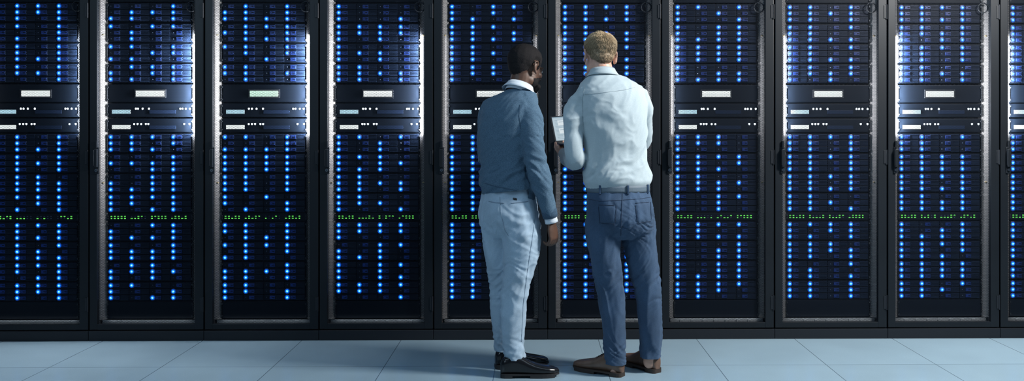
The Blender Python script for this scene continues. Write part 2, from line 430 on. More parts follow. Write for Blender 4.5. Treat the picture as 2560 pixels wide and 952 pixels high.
def cut(me, cuts):
    bm = bmesh.new(); bm.from_mesh(me)
    for c, nrm, reg in cuts:
        bmesh.ops.bisect_plane(bm, geom=bm.verts[:]+bm.edges[:]+bm.faces[:], plane_co=c, plane_no=nrm)
        dl = [f for f in bm.faces if (f.calc_center_median()-c).dot(nrm) > 0 and reg(f.calc_center_median())]
        bmesh.ops.delete(bm, geom=dl, context='FACES')
    bm.to_mesh(me); bm.free(); return me
def displace(me, fn):
    me.update(); ns = [v.normal.copy() for v in me.vertices]
    for v, n_ in zip(me.vertices, ns): v.co = v.co+n_*fn(v.co, n_)
    me.update()
def finish(name, me, m, parent, loc):
    me.transform(Matrix.Translation(-loc)); me.materials.append(M[m] if isinstance(m, str) else m)
    for p in me.polygons: p.use_smooth = True
    me.name = name
    return obj(name, me, parent)
def hit(bvh, px, py):
    d = (P(px, py, -.5)-CAMLOC).normalized(); l, n_, i, di = bvh.ray_cast(CAMLOC, d)
    return l, n_
def seam(bvh, pxs, name, m, parent, root_loc, r=.0014, n=12, lift=.0008, drop=None):
    pts = []
    for a, b in zip(pxs[:-1], pxs[1:]):
        for k in range(n):
            t = k/n; l, nn = hit(bvh, a[0]+(b[0]-a[0])*t, a[1]+(b[1]-a[1])*t)
            if l is not None and l.y < -.5 and (not pts or (l-pts[-1][0]).length < .06): pts.append((l+nn*lift, r, r))
    if len(pts) < 3: return
    s = Sh(); s.limb(pts, Vector((.3, .2, .93)), 1, 6, False)
    me = bpy.data.meshes.new(name); me.from_pydata([tuple(v) for v in s.v], [], s.f)
    return finish(name, me, m, parent, root_loc)
def patch(bvh, q, name, m, parent, root_loc, lift=.003, n=10):
    bm = bmesh.new(); g = []
    for j in range(n+1):
        row = []
        for i in range(n+1):
            u, v = i/n, j/n
            x = (q[0][0]*(1-u)+q[1][0]*u)*(1-v)+(q[3][0]*(1-u)+q[2][0]*u)*v; y = (q[0][1]*(1-u)+q[1][1]*u)*(1-v)+(q[3][1]*(1-u)+q[2][1]*u)*v
            l, nn = hit(bvh, x, y)
            if l is None: l = P(x, y, -.8); nn = Vector((0, -1, 0))
            k = lift if 0 < i < n and 0 < j < n else -.0005
            row.append(bm.verts.new(l+nn*k))
        g.append(row)
    for j in range(n):
        for i in range(n): bm.faces.new((g[j][i], g[j][i+1], g[j+1][i+1], g[j+1][i]))
    me = bpy.data.meshes.new(name); bm.to_mesh(me); bm.free(); return finish(name, me, m, parent, root_loc)
def RF(th): t = math.radians(th); return Vector((math.cos(t), -math.sin(t), 0)), Vector((math.sin(t), math.cos(t), 0))
def torso(T, Y0, inset=0.):
    pts = []
    for px, py, w, b, fw, th, ro in T: pts.append((P(px, py, Y0), w-inset, b-inset, fw, th, ro))
    R = []
    for c, w, b, fw, th, ro in interp(pts, 5):
        r, f = RF(th); R.append((c+f*fw, Vector((r.x, r.y, ro))*w, f*b))
    return R
def head(sh, O, R, F, U):
    def e(r, f, u, a, b, c): sh.ell(O+R*r+F*f+U*u, R*a, F*b, U*c)
    def q(r, f, u): return O+R*r+F*f+U*u
    e(0, -.012, .036, .077, .097, .084); e(0, -.045, 0, .062, .055, .06)
    e(0, .024, -.025, .063, .070, .085); e(0, .066, -.098, .027, .022, .020)
    for s in (-1, 1):
        e(s*.044, .012, -.062, .022, .04, .032); e(s*.042, .062, -.022, .02, .022, .02); e(s*.030, .083, .022, .022, .012, .008)
        sh.limb([(q(s*.052, .06, -.085+.0), .012, .012), (q(s*.02, .075, -.1), .012, .012)], U)
        e(s*.011, .1, -.035, .009, .01, .008)
        e(s*.031, .080, .003, .014, .012, .010)
        sh.ell(q(s*.078, -.010, -.002), R*.005+F*s*-.0, F*.014, U*.026)
        arc = [(.006, .018), (.004, .028), (-.010, .034), (-.024, .026), (-.026, .008), (-.020, -.010), (-.010, -.026), (.000, -.030), (.004, -.018)]
        sh.limb([(q(s*(.082+(.006 if f < -.008 else 0)), f, u), .0052, .0052) for f, u in arc], U, 3, 8)
    sh.limb([(q(0, .088, .02), .007, .007), (q(0, .103, -.01), .009, .009), (q(0, .114, -.03), .012, .011)], R)
    e(0, .092, -.058, .022, .009, .005); e(0, .090, -.068, .019, .009, .006)
def hand(sh, w, D, N, T, curl=(25, 35, 25), spread=.05, ncurl=None):
    D = D.normalized(); T = (T-D*T.dot(D)).normalized(); N = D.cross(T) if D.cross(T).dot(N) > 0 else -D.cross(T)
    sh.limb([(w-D*.03, .026, .020), (w+D*.01, .028, .018), (w+D*.045, .040, .016), (w+D*.088, .040, .013)], T, 4, 16)
    for k, (o, L) in enumerate(((.030, .074), (.010, .083), (-.010, .077), (-.029, .060))):
        p = w+D*.085+T*o; a = math.radians(k*5); d = (D+T*spread*(1.5-k)).normalized(); ax = T
        pts = [(w+D*.06+T*o*.9, .009, .009), (p, .0098, .0098)]
        ang = 0
        for sg, cu in zip((.45, .30, .25), curl):
            ang += math.radians(cu+k*4); dd = d*math.cos(ang)+N*math.sin(ang); p = p+dd*L*sg; rr = .0088 if sg > .4 else (.0082 if sg > .28 else .007)
            pts.append((p, rr, rr))
        sh.limb(pts, T, 3, 10)
    p0 = w+D*.022+T*.024+N*.004; d1 = (D*.75+T*.5+N*.35).normalized(); p1 = p0+d1*.045; d2 = (D*.92+T*.1+N*.35).normalized()
    sh.limb([(p0-D*.01, .014, .013), (p1, .0115, .0115), (p1+d2*.030, .0105, .0105), (p1+d2*.055, .008, .008)], T, 3, 10)
HL = [(-.2, -.058), (-.035, -.055), (-.028, -.02), (-.020, .034), (.012, .036), (.018, -.008), (.032, -.008), (.040, .045), (.080, .068), (.2, .07)]
def hairline(f, r=0.):
    for (a, b), (c, d) in zip(HL[:-1], HL[1:]):
        if a <= f <= c:
            v = b+(d-b)*(f-a)/(c-a)
            if f < -.028: v += .030*min(1.2, (r/.058)**2)
            return v
    return .07
def shell(me, O, R, F, U, marg, thick, nz=0., nsc=100., fade=.018):
    me.update(); keep = {}; data = []
    mg = [None]*len(me.vertices)
    for v in me.vertices:
        d = v.co-O
        if d.length > .16: mg[v.index] = -1; continue
        r, f, u = d.dot(R), d.dot(F), d.dot(U); x = marg(r, f, u)
        if abs(r) > .0805 and -.032 < f < .014 and -.04 < u < .038: x = -1
        mg[v.index] = x
    vs = []; fs = []
    for p in me.polygons:
        if all(mg[i] > -.001 for i in p.vertices):
            for i in p.vertices:
                if i not in keep:
                    v = me.vertices[i]; k = max(0, min(1, mg[i]/fade)); k = k*k*(3-2*k); u = (v.co-O).dot(U)
                    t = thick(u)*k+.0012+nz*k*noise.noise(v.co*nsc)
                    keep[i] = len(vs); vs.append(v.co+v.normal*t); data.append((v.co+v.normal*t, v.normal.copy(), mg[i]))
            fs.append(tuple(keep[i] for i in p.vertices))
    m2 = bpy.data.meshes.new('shell'); m2.from_pydata([tuple(v) for v in vs], [], fs); return m2, data
def ribbon(rings, thick, name, m, parent, loc, n=40):
    s = Sh(); s.loft(rings, n, 2.0, False)
    me = bpy.data.meshes.new(name); me.from_pydata([tuple(v) for v in s.v], [], s.f)
    bm = bmesh.new(); bm.from_mesh(me); bmesh.ops.recalc_face_normals(bm, faces=bm.faces); bmesh.ops.solidify(bm, geom=bm.faces[:], thickness=thick); bm.to_mesh(me); bm.free()
    return finish(name, me, m, parent, loc)
def shoe(parent, loc, heel, th, L, up, solem, lace):
    r, f = RF(th); Z = Vector((0, 0, 1))
    sec = [(.0, .016, .056), (.02, .026, .076), (.07, .033, .090), (.16, .036, .100), (.28, .037, .102), (.38, .038, .090), (.48, .041, .072), (.6, .045, .057), (.72, .047, .048), (.83, .044, .041), (.92, .034, .034), (.975, .021, .027), (1., .008, .019)]
    s = Sh(); R = []
    for t, w, h in sec:
        t2 = t*L; R.append((heel+f*t2+Z*(.018+h*.5-.004)+r*(.004*math.sin(t*3)), r*w, Z*(h*.5)))
    s.loft(R, 24, 2.5)
    me = remesh(s, .004, 3)
    so = finish('shoe', me, up, parent, loc)
    bm = bmesh.new()
    def wid(t):
        for (a, w0, h0), (b, w1, h1) in zip(sec[:-1], sec[1:]):
            if a <= t <= b: return w0+(w1-w0)*(t-a)/(b-a)
    pts = [(t, wid(t)) for t in [0, .01, .03, .07, .12, .2, .3, .4, .5, .6, .7, .78, .86, .92, .96, .985, 1.]]
    loop = [(t*L, -w-.004) for t, w in pts]+[(t*L, w+.004) for t, w in pts[::-1]]
    def slab(lp, z0, z1):
        a = [bm.verts.new(heel+f*x+r*y+Z*z0) for x, y in lp]; b = [bm.verts.new(heel+f*x+r*y+Z*z1) for x, y in lp]
        bm.faces.new(a[::-1]); bm.faces.new(b)
        for i in range(len(a)): bm.faces.new((a[i], a[(i+1) % len(a)], b[(i+1) % len(a)], b[i]))
    slab(loop, .013, .022); slab([p for p in loop if p[0] < .30*L], .0, .013); slab([p for p in loop if p[0] > .45*L and p[0] < .93*L], .001, .013)
    me = bpy.data.meshes.new('sole'); bmesh.ops.recalc_face_normals(bm, faces=bm.faces); bm.to_mesh(me); bm.free()
    me.transform(Matrix.Translation(-loc)); me.materials.append(M[solem]); obj('sole', me, so)
    s = Sh()
    for t, h in ((.38, .104), (.43, .096), (.48, .087), (.53, .078)):
        c = heel+f*t*L+Z*(h)
        s.limb([(c-r*.024-Z*.012, .0024, .0024), (c-r*.01+Z*.0, .0024, .0024), (c+r*.01+Z*.0, .0024, .0024), (c+r*.024-Z*.012, .0024, .0024)], f, 3, 6)
    me = bpy.data.meshes.new('laces'); me.from_pydata([tuple(v) for v in s.v], [], s.f); me.transform(Matrix.Translation(-loc)); me.materials.append(M[lace]); obj('laces', me, so)
    return so
def ridg(p, ax, ay, az, warp=.5):
    q = Vector((p.x*ax, p.y*ay, p.z*az)); q += Vector((1, 1, 1))*noise.noise(q*.6)*warp
    return 1-2.2*abs(noise.noise(q))
def bump_at(z, c, w): return math.exp(-((z-c)/w)**2)

def heather(name, c1, c2, sc=500, bump=.5, rough=.85, fade=.0):
    m = bpy.data.materials.new(name); m.use_nodes = True; nt = m.node_tree; b = nt.nodes['Principled BSDF']; b.inputs['Roughness'].default_value = rough
    b.inputs['Specular IOR Level'].default_value = .2; b.inputs['Sheen Weight'].default_value = .05
    tc = nt.nodes.new('ShaderNodeTexCoord'); mp = nt.nodes.new('ShaderNodeMapping'); mp.inputs['Scale'].default_value = (1, 1, .6); nt.links.new(tc.outputs['Object'], mp.inputs[0])
    n = nt.nodes.new('ShaderNodeTexNoise'); n.inputs['Scale'].default_value = sc; n.inputs['Detail'].default_value = 5; nt.links.new(mp.outputs[0], n.inputs['Vector'])
    r = nt.nodes.new('ShaderNodeValToRGB'); r.color_ramp.elements[0].position = .35; r.color_ramp.elements[1].position = .65
    r.color_ramp.elements[0].color = (*c1, 1); r.color_ramp.elements[1].color = (*c2, 1); nt.links.new(n.outputs['Fac'], r.inputs[0])
    src = r.outputs[0]
    if fade:
        n2 = nt.nodes.new('ShaderNodeTexNoise'); n2.inputs['Scale'].default_value = 9; n2.inputs['Detail'].default_value = 4; nt.links.new(mp.outputs[0], n2.inputs['Vector'])
        mr = nt.nodes.new('ShaderNodeMapRange'); mr.inputs['From Min'].default_value = .3; mr.inputs['From Max'].default_value = .7; mr.inputs['To Min'].default_value = 1-fade; mr.inputs['To Max'].default_value = 1+fade
        nt.links.new(n2.outputs['Fac'], mr.inputs['Value'])
        vm = nt.nodes.new('ShaderNodeVectorMath'); vm.operation = 'SCALE'; nt.links.new(src, vm.inputs[0]); nt.links.new(mr.outputs[0], vm.inputs['Scale']); src = vm.outputs[0]
    nt.links.new(src, b.inputs['Base Color'])
    bp = nt.nodes.new('ShaderNodeBump'); bp.inputs['Strength'].default_value = bump; bp.inputs['Distance'].default_value = .0015; nt.links.new(n.outputs['Fac'], bp.inputs['Height']); nt.links.new(bp.outputs[0], b.inputs['Normal'])
    return m
M['sweater'] = heather('sweater_knit', (.045, .09, .14), (.095, .165, .24), 380, .5)
M['sweater_dark'] = heather('sweater_rib', (.03, .065, .11), (.055, .10, .155), 420)
M['shirt_white'] = heather('shirt_white', (.52, .60, .68), (.64, .70, .76), 700, .2)
M['shirt_blue'] = heather('shirt_pale_blue', (.35, .43, .47), (.43, .51, .55), 600, .2)
M['shirt_seam'] = heather('shirt_seam', (.24, .31, .35), (.29, .36, .40), 600, .2)
M['chino'] = heather('chino_light', (.28, .385, .49), (.37, .48, .585), 600, .3, fade=.14)
M['chino_seam'] = heather('chino_seam', (.15, .22, .30), (.20, .27, .35), 600, .3)
M['slate'] = heather('trousers_slate', (.030, .060, .11), (.052, .092, .16), 600, .3, fade=.22)
M['slate_seam'] = heather('slate_seam', (.016, .03, .06), (.024, .042, .08), 600, .3)
M['skin_dark'] = mat('skin_dark', (.085, .042, .026), .5, var=.15, vscale=40, bump=.15, bscale=500)
M['skin_pale'] = mat('skin_pale', (.55, .33, .25), .5, var=.08, vscale=40, bump=.15, bscale=500)
M['hair_black'] = mat('hair_black', (.007, .006, .007), .8, var=.6, vscale=300, bump=1., bscale=320, spec=.25)
def hair_mat():
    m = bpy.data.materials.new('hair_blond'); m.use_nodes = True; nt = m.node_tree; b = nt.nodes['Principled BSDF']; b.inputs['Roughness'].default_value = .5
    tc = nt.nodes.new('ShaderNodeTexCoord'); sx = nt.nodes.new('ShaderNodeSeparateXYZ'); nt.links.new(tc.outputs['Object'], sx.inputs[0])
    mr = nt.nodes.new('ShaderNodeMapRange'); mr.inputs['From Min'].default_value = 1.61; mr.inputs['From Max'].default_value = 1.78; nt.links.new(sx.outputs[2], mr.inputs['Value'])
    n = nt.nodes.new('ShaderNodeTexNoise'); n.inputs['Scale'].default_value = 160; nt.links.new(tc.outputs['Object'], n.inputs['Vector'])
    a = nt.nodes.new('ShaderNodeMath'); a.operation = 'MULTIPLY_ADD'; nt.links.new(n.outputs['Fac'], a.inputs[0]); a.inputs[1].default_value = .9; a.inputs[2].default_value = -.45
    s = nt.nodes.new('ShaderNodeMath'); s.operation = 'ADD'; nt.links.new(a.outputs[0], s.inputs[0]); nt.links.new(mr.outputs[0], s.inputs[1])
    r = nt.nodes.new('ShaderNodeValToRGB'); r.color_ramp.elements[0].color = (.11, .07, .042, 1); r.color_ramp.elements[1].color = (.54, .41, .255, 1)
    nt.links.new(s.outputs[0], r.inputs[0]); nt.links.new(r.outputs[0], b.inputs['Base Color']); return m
M['hair_blond'] = hair_mat()
M['eye'] = mat('eye_white', (.7, .7, .7), .2)
M['leather_black'] = mat('leather_black', (.008, .009, .011), .18, bump=.1, bscale=150)
M['leather_taupe'] = mat('leather_taupe', (.125, .075, .052), .3, var=.25, vscale=20, bump=.2, bscale=150)
M['sole_dark'] = mat('sole_dark', (.012, .012, .014), .6)
M['sole_brown'] = mat('sole_brown', (.03, .02, .015), .6)
M['belt_dark'] = mat('belt_dark', (.012, .014, .02), .4)
M['belt_grey'] = mat('belt_grey', (.09, .13, .17), .6, bump=.4, bscale=300)

def person(label, loc, skin, T, Y0, Oh, th_head, pitch, roll, neck, arms, hands, legs, feet, vox=.0045):
    root = thing('person', label, 'person', loc)
    R, F = RF(th_head); Z = Vector((0, 0, 1))
    U = (Z*math.cos(math.radians(pitch))+F*math.sin(math.radians(pitch))); F2 = F*math.cos(math.radians(pitch))-Z*math.sin(math.radians(pitch))
    U2 = U*math.cos(math.radians(roll))+R*math.sin(math.radians(roll)); R2 = R*math.cos(math.radians(roll))-U*math.sin(math.radians(roll))
    s = Sh(); s.loft(torso(T, Y0, .016), 26); head(s, Oh, R2, F2, U2)
    s.limb(neck+[(Oh-F2*.018-U2*.045, .058, .060), (Oh-F2*.02-U2*.01, .055, .055)], R, 4)
    for a in arms: s.limb([(p, r-.014, r-.014) for p, r in a[:-1]]+[(a[-1][0], .027, .022)], Vector((1, 0, .2)))
    for h in hands: hand(s, *h)
    for L in legs: s.limb([(p, r-.016, r-.016) for p, r in L[:-1]]+[(L[-1][0], .036, .036)], Vector((1, 0, 0)))
    for a, b in feet: s.limb([(a, .030, .026), ((a+b)/2, .032, .024), (b, .028, .016)], Vector((.7, .7, 0)))
    me = remesh(s, vox, 3, .5)
    return root, me, (Oh, R2, F2, U2)

# ============================================================ MAN 1 (blue sweater)
Y1 = -.74; loc1 = Vector((P(1290, 920, Y1).x, Y1, 0)); th = 35
T1 = [(1300, 214, .062, .062, .02, th, 0), (1297, 224, .080, .072, .015, th, 0), (1291, 236, .110, .085, .01, th, -.04), (1283, 252, .148, .098, .0, th, -.04), (1275, 282, .168, .112, -.005, th, 0), (1269, 330, .166, .120, -.005, th, 0), (1266, 380, .154, .115, .0, th, 0), (1266, 420, .150, .112, .004, th, 0), (1268, 450, .160, .122, 0, th, 0), (1271, 470, .164, .124, -.005, 38, 0), (1274, 495, .156, .116, 0, 38, 0), (1274, 530, .155, .112, 0, 38, 0)]
aR1 = [(P(1318, 270, -.80), .060), (P(1327, 300, -.83), .062), (P(1332, 350, -.855), .058), (P(1342, 420, -.87), .053), (P(1352, 455, -.87), .052), (P(1368, 510, -.86), .042), (P(1377, 552, -.85), .034)]
aL1 = [(P(1228, 270, -.67), .058), (P(1222, 305, -.64), .060), (P(1219, 350, -.61), .056), (P(1224, 425, -.58), .05), (P(1250, 455, -.47), .044), (P(1290, 450, -.40), .034)]
lR1 = [(P(1297, 530, -.79), .095), (P(1303, 580, -.80), .100), (P(1303, 630, -.80), .092), (P(1292, 700, -.80), .075), (P(1285, 760, -.80), .067), (P(1283, 820, -.80), .058), (P(1285, 870, -.80), .054), (P(1287, 912, -.80), .055)]
lL1 = [(P(1247, 530, -.70), .090), (P(1249, 580, -.70), .092), (P(1252, 630, -.69), .084), (P(1257, 700, -.67), .071), (P(1256, 760, -.66), .064), (P(1256, 820, -.65), .055), (P(1260, 860, -.64), .051), (P(1262, 892, -.64), .050)]
Oh1 = P(1314, 172, -.70)
heel1R = Vector((P(1251, 900, -.83).x, -.825, 0)); heel1L = Vector((P(1238, 900, -.65).x, -.660, 0))
root1, body1, H1 = person('man in steel blue sweater and pale trousers, head turned towards the laptop', loc1, 'skin_dark', T1, Y1, Oh1, 43, 12, 0,
    [(P(1292, 245, -.74), .07, .065), (P(1300, 215, -.725), .058, .060)], [aR1, aL1],
    [(P(1378, 553, -.85), P(1388, 620, -.84)-P(1378, 553, -.85), Vector((-.75, .6, 0)), Vector((.55, .75, 0)), (22, 38, 28)),
     (P(1292, 450, -.40), Vector((.8, .3, .1)), Vector((0, -1, 0)), Vector((0, 0, 1)), (40, 50, 30))],
    [lR1, lL1], [(heel1R+Vector((.055, 0, .055)), heel1R+Vector((.23, .01, .035))), (heel1L+Vector((.055, .01, .055)), heel1L+Vector((.22, .05, .035)))])
O_, R_, F_, U_ = H1
hs, data = shell(body1, O_, R_, F_, U_, lambda r, f, u: u-hairline(f, r)-.004, lambda u: .002+.009*max(0, min(1, (u+.03)/.08)), .0015, 220, .03)
bs, _ = shell(body1, O_, R_, F_, U_, lambda r, f, u: -1 if (abs(r) < .026 and f > .08 and -.075 < u < -.046) else min(f-.006, -.034-u-.25*max(0, .07-f), u+.122), lambda u: .003, .0006, 200, .01)
bo = finish('body', body1, 'skin_dark', root1, loc1)
finish('hair', hs, 'hair_black', root1, loc1); finish('beard', bs, 'hair_black', root1, loc1)
for s_ in (-1, 1):
    sh = Sh(); sh.ell(O_+R_*s_*.031+F_*.082+U_*.003, R_*.0125, F_*.0125, U_*.009); me = bpy.data.meshes.new('eye'); me.from_pydata([tuple(v) for v in sh.v], [], sh.f); finish('eye', me, 'eye', root1, loc1)
s = Sh(); s.loft(torso(T1, Y1), 30); s.limb([(p, r, r) for p, r in aR1+[(P(1382, 575, -.85), .034)]], Vector((1, 0, .2))); s.limb([(p, r, r) for p, r in aL1], Vector((1, 0, .2)))
me = remesh(s, .0065, 7)
zel1 = P(1342, 425, -.87).z
xarm = P(1312, 400, -.85).x
def sw_d(p, n_):
    arm = p.x > xarm
    a = .004+(.010 if arm else .004)*bump_at(p.z, zel1, .10)+(.005 if arm else .011)*bump_at(p.z, P(0, 440, -.8).z, .06)+.006*bump_at(p.z, P(0, 290, -.8).z, .08)
    q = Vector((p.x, p.y, p.z+(.8*(p.x-xarm) if arm else -.7*(p.x-loc1.x))))
    return a*(.8*ridg(q, 6, 6, 17 if p.z < 1.25 else 10, .8)+.35*ridg(q+Vector((3, 1, 7)), 13, 13, 26, .7))-a*.4
displace(me, sw_d)
wd = (aR1[-1][0]-aR1[-2][0]).normalized(); wc = P(1376, 542, -.85)
hc = P(1270, 478, Y1)
hemn = Vector((.10, -.06, -1)).normalized()
cut(me, [(wc, wd, lambda c: (c-wc).length < .12), (hc, hemn, lambda c: (c-hc).length < .27 and not ((c-P(1360, 500, -.86)).length < .085 or (c-P(1375, 545, -.85)).length < .09 or (c-P(1352, 470, -.87)).length < .065)), (P(1300, 224, Y1), Vector((.25, .1, 1)).normalized(), lambda c: True)])
bvs = BVHTree.FromPolygons([v.co.copy() for v in me.vertices], [tuple(p.vertices) for p in me.polygons])
sweater = finish('sweater', me, 'sweater', root1, loc1)
seam(bvs, [(1212, 458), (1240, 466), (1270, 472), (1300, 477), (1325, 479)], 'hem_rib', 'sweater_dark', sweater, loc1, .0018)
seam(bvs, [(1300, 262), (1298, 290), (1302, 325)], 'sleeve_seam', 'sweater_dark', sweater, loc1, .0012)
sd = Vector((1, 0, .2)); U0 = (sd-wd*sd.dot(wd)).normalized(); V0 = wd.cross(U0)
ribbon([(wc+wd*t, U0*r, V0*r) for t, r in ((-.02, .031), (.0, .033), (.02, .0335), (.030, .034))], .002, 'shirt_cuff', 'shirt_white', root1, loc1)
ribbon([(wc+wd*t, U0*r, V0*r) for t, r in ((-.042, .040), (-.03, .0415), (-.015, .040), (.002, .0385))], .003, 'sleeve_rib', 'sweater_dark', root1, loc1)
def collar(c, up, fwd, wr, br, m, parent, loc, fall=.045, flare=.03, hgt=.035):
    up = up.normalized(); fwd = (fwd-up*fwd.dot(up)).normalized(); r = fwd.cross(up).normalized()
    ribbon([(c-up*.012, r*(wr+.004), fwd*(br+.004)), (c+up*hgt*.5, r*wr, fwd*br), (c+up*hgt, r*wr*.97, fwd*br*.97), (c+up*(hgt+.003), r*(wr*.97+.004), fwd*(br*.97+.004)), (c+up*(hgt-.010), r*(wr+.007), fwd*(br+.007)), (c+up*(hgt-fall*.6), r*(wr+.007+flare*.45), fwd*(br+.007+flare*.4)), (c+up*(hgt-fall), r*(wr+.008+flare), fwd*(br+.008+flare*.7))], .0015, 'collar', m, parent, loc)
Rt, Ft = RF(42)
collar(P(1297, 228, -.735), Vector((0, 0, 1))+Ft*.42, Ft, .066, .068, 'shirt_white', root1, loc1, .036, .020, .034)
Tp1 = [(1268, 455, .146, .106, 0, 38, 0), (1271, 480, .150, .110, -.004, 38, 0), (1275, 515, .166, .130, -.014, 40, 0), (1277, 545, .170, .136, -.016, 40, 0), (1277, 575, .160, .120, -.006, 40, 0), (1276, 592, .12, .09, 0, 40, 0)]
s = Sh(); s.loft(torso(Tp1, Y1), 28); s.limb([(p, r, r) for p, r in lR1], Vector((1, 0, 0)), 5, 20, False); s.limb([(p, r, r) for p, r in lL1], Vector((1, 0, 0)), 5, 20, False)
me = remesh(s, .006, 6)
def mk_tr(g):
    def tr_d(p, n_):
        z = p.z; a = g*(.004+.008*bump_at(z, .49, .09)+.008*bump_at(z, .13, .06)+.006*bump_at(z, .76, .06))
        if z > .90: a *= max(.1, 1-(z-.90)/.05)
        w_ = noise.noise(p*3.1)
        q = Vector((p.x, p.y, p.z+(.5+1.2*w_)*p.x)); q2 = Vector((p.x, p.y, p.z-1.1*p.x))
        v = a*(.6*ridg(q, 7, 7, 15, 1.6)+.45*ridg(q2+Vector((9, 3, 1)), 12, 12, 22, 1.3))-a*.4
        return v+.0045*ridg(p+Vector((4, 4, 4)), 16, 16, 3.5, .6)
    return tr_d
displace(me, mk_tr(1.0))
cut(me, [(Vector((0, 0, P(1285, 895, -.80).z)), Vector((0, 0, -1)), lambda c: c.y < -.73), (Vector((0, 0, P(1260, 876, -.65).z)), Vector((0, 0, -1)), lambda c: c.y >= -.73)])
bv = BVHTree.FromPolygons([v.co.copy() for v in me.vertices], [tuple(p.vertices) for p in me.polygons])
tr1 = finish('trousers', me, 'chino', root1, loc1)
seam(bv, [(1250, 492), (1252, 530), (1262, 575), (1272, 590)], 'seam', 'chino_seam', tr1, loc1)
seam(bv, [(1222, 503), (1240, 507), (1262, 508)], 'pocket_welt', 'chino_seam', tr1, loc1, .002)
seam(bv, [(1278, 508), (1300, 506), (1322, 503)], 'pocket_welt', 'chino_seam', tr1, loc1, .002)
seam(bv, [(1334, 500), (1338, 540), (1330, 600), (1318, 680), (1308, 760), (1303, 860)], 'seam', 'chino_seam', tr1, loc1, .0012, 16)
patch(bv, [(1282, 494), (1293, 495), (1293, 501), (1282, 500)], 'pocket_tag', 'belt_dark', tr1, loc1, .0045, 4)
c0 = P(1268.5, 462, Y1); r_, f_ = RF(38)
ribbon([(c0+Vector((0, 0, dz)), r_*.1535, f_*.1135) for dz in (-.017, 0, .017)], .003, 'belt', 'belt_dark', root1, loc1)
shoe(root1, loc1, heel1R, 87, .305, 'leather_black', 'sole_dark', 'leather_black')
shoe(root1, loc1, heel1L, 76, .295, 'leather_black', 'sole_dark', 'leather_black')

# ============================================================ MAN 2 (pale shirt)
Y2 = -.76; loc2 = Vector((P(1560, 920, Y2).x, Y2, 0)); th = -14
T2 = [(1506, 176, .060, .062, .01, th, 0), (1508, 188, .080, .070, .005, th, .05), (1513, 200, .124, .085, .0, th, .08), (1519, 214, .160, .100, -.005, th, .10), (1524, 236, .184, .114, -.010, th, .07), (1530, 270, .188, .122, -.010, th, .03), (1533, 310, .180, .126, -.010, th, 0), (1538, 350, .172, .122, -.003, th, 0), (1541, 400, .168, .118, .004, th, 0), (1544, 435, .180, .128, .004, th, 0), (1544, 453, .184, .134, .003, -10, 0), (1543, 465, .170, .120, 0, -10, 0), (1544, 490, .156, .108, 0, -10, 0)]
aL2 = [(P(1455, 250, -.785), .050), (P(1440, 272, -.80), .054), (P(1431, 320, -.82), .051), (P(1434, 375, -.83), .047), (P(1440, 396, -.81), .048), (P(1426, 398, -.72), .041), (P(1413, 384, -.60), .033)]
aR2 = [(P(1588, 232, -.72), .050), (P(1602, 250, -.71), .055), (P(1608, 288, -.66), .053), (P(1607, 343, -.57), .048), (P(1598, 358, -.53), .046), (P(1560, 346, -.50), .040), (P(1526, 334, -.48), .033)]
lL2 = [(P(1506, 545, -.79), .090), (P(1508, 590, -.79), .092), (P(1512, 640, -.79), .079), (P(1524, 710, -.78), .069), (P(1530, 765, -.78), .065), (P(1535, 830, -.79), .058), (P(1538, 880, -.80), .053), (P(1540, 922, -.80), .053)]
lR2 = [(P(1594, 545, -.74), .088), (P(1597, 590, -.74), .090), (P(1604, 640, -.74), .081), (P(1617, 710, -.73), .069), (P(1623, 765, -.73), .064), (P(1627, 830, -.74), .057), (P(1626, 870, -.74), .052), (P(1625, 905, -.74), .052)]
Oh2 = P(1499, 143, -.70)
r55, f55 = RF(-55); r33, f33 = RF(-36)
heel2L = Vector((P(1558, 935, -.83).x, -.83, 0)); heel2R = Vector((P(1645, 920, -.76).x, -.765, 0))
LC = Vector((P(1452, 352, -.36).x, -.36, P(1452, 352, -.36).z))
root2, body2, H2 = person('man in pale blue shirt and slate trousers, seen from behind holding a laptop', loc2, 'skin_pale', T2, Y2, Oh2, -14, 8, 3,
    [(P(1510, 205, -.75), .07, .065), (P(1506, 180, -.73), .058, .060)], [aL2, aR2],
    [(P(1412, 386, -.595), Vector((.05, .9, .22)), Vector((0, 0, 1)), Vector((-1, .2, 0)), (8, 10, 10)),
     (P(1522, 331, -.478), Vector((-1, .25, -.12)), Vector((0, 0, -1)), Vector((0, -1, 0)), (14, 22, 18))],
    [lL2, lR2], [(heel2L+f55*.055+Vector((0, 0, .055)), heel2L+f55*.22+Vector((0, 0, .035))), (heel2R+f33*.055+Vector((0, 0, .055)), heel2R+f33*.22+Vector((0, 0, .035)))])
O_, R_, F_, U_ = H2
hs, data = shell(body2, O_, R_, F_, U_, lambda r, f, u: u-hairline(f, r)-.004, lambda u: .001+.007*max(0, min(1, u/.09)), .002, 60)
finish('body', body2, 'skin_pale', root2, loc2)
crown = O_+R_*.008-F_*.060+U_*.115
rs = random.Random(4); sv = []; sf = []
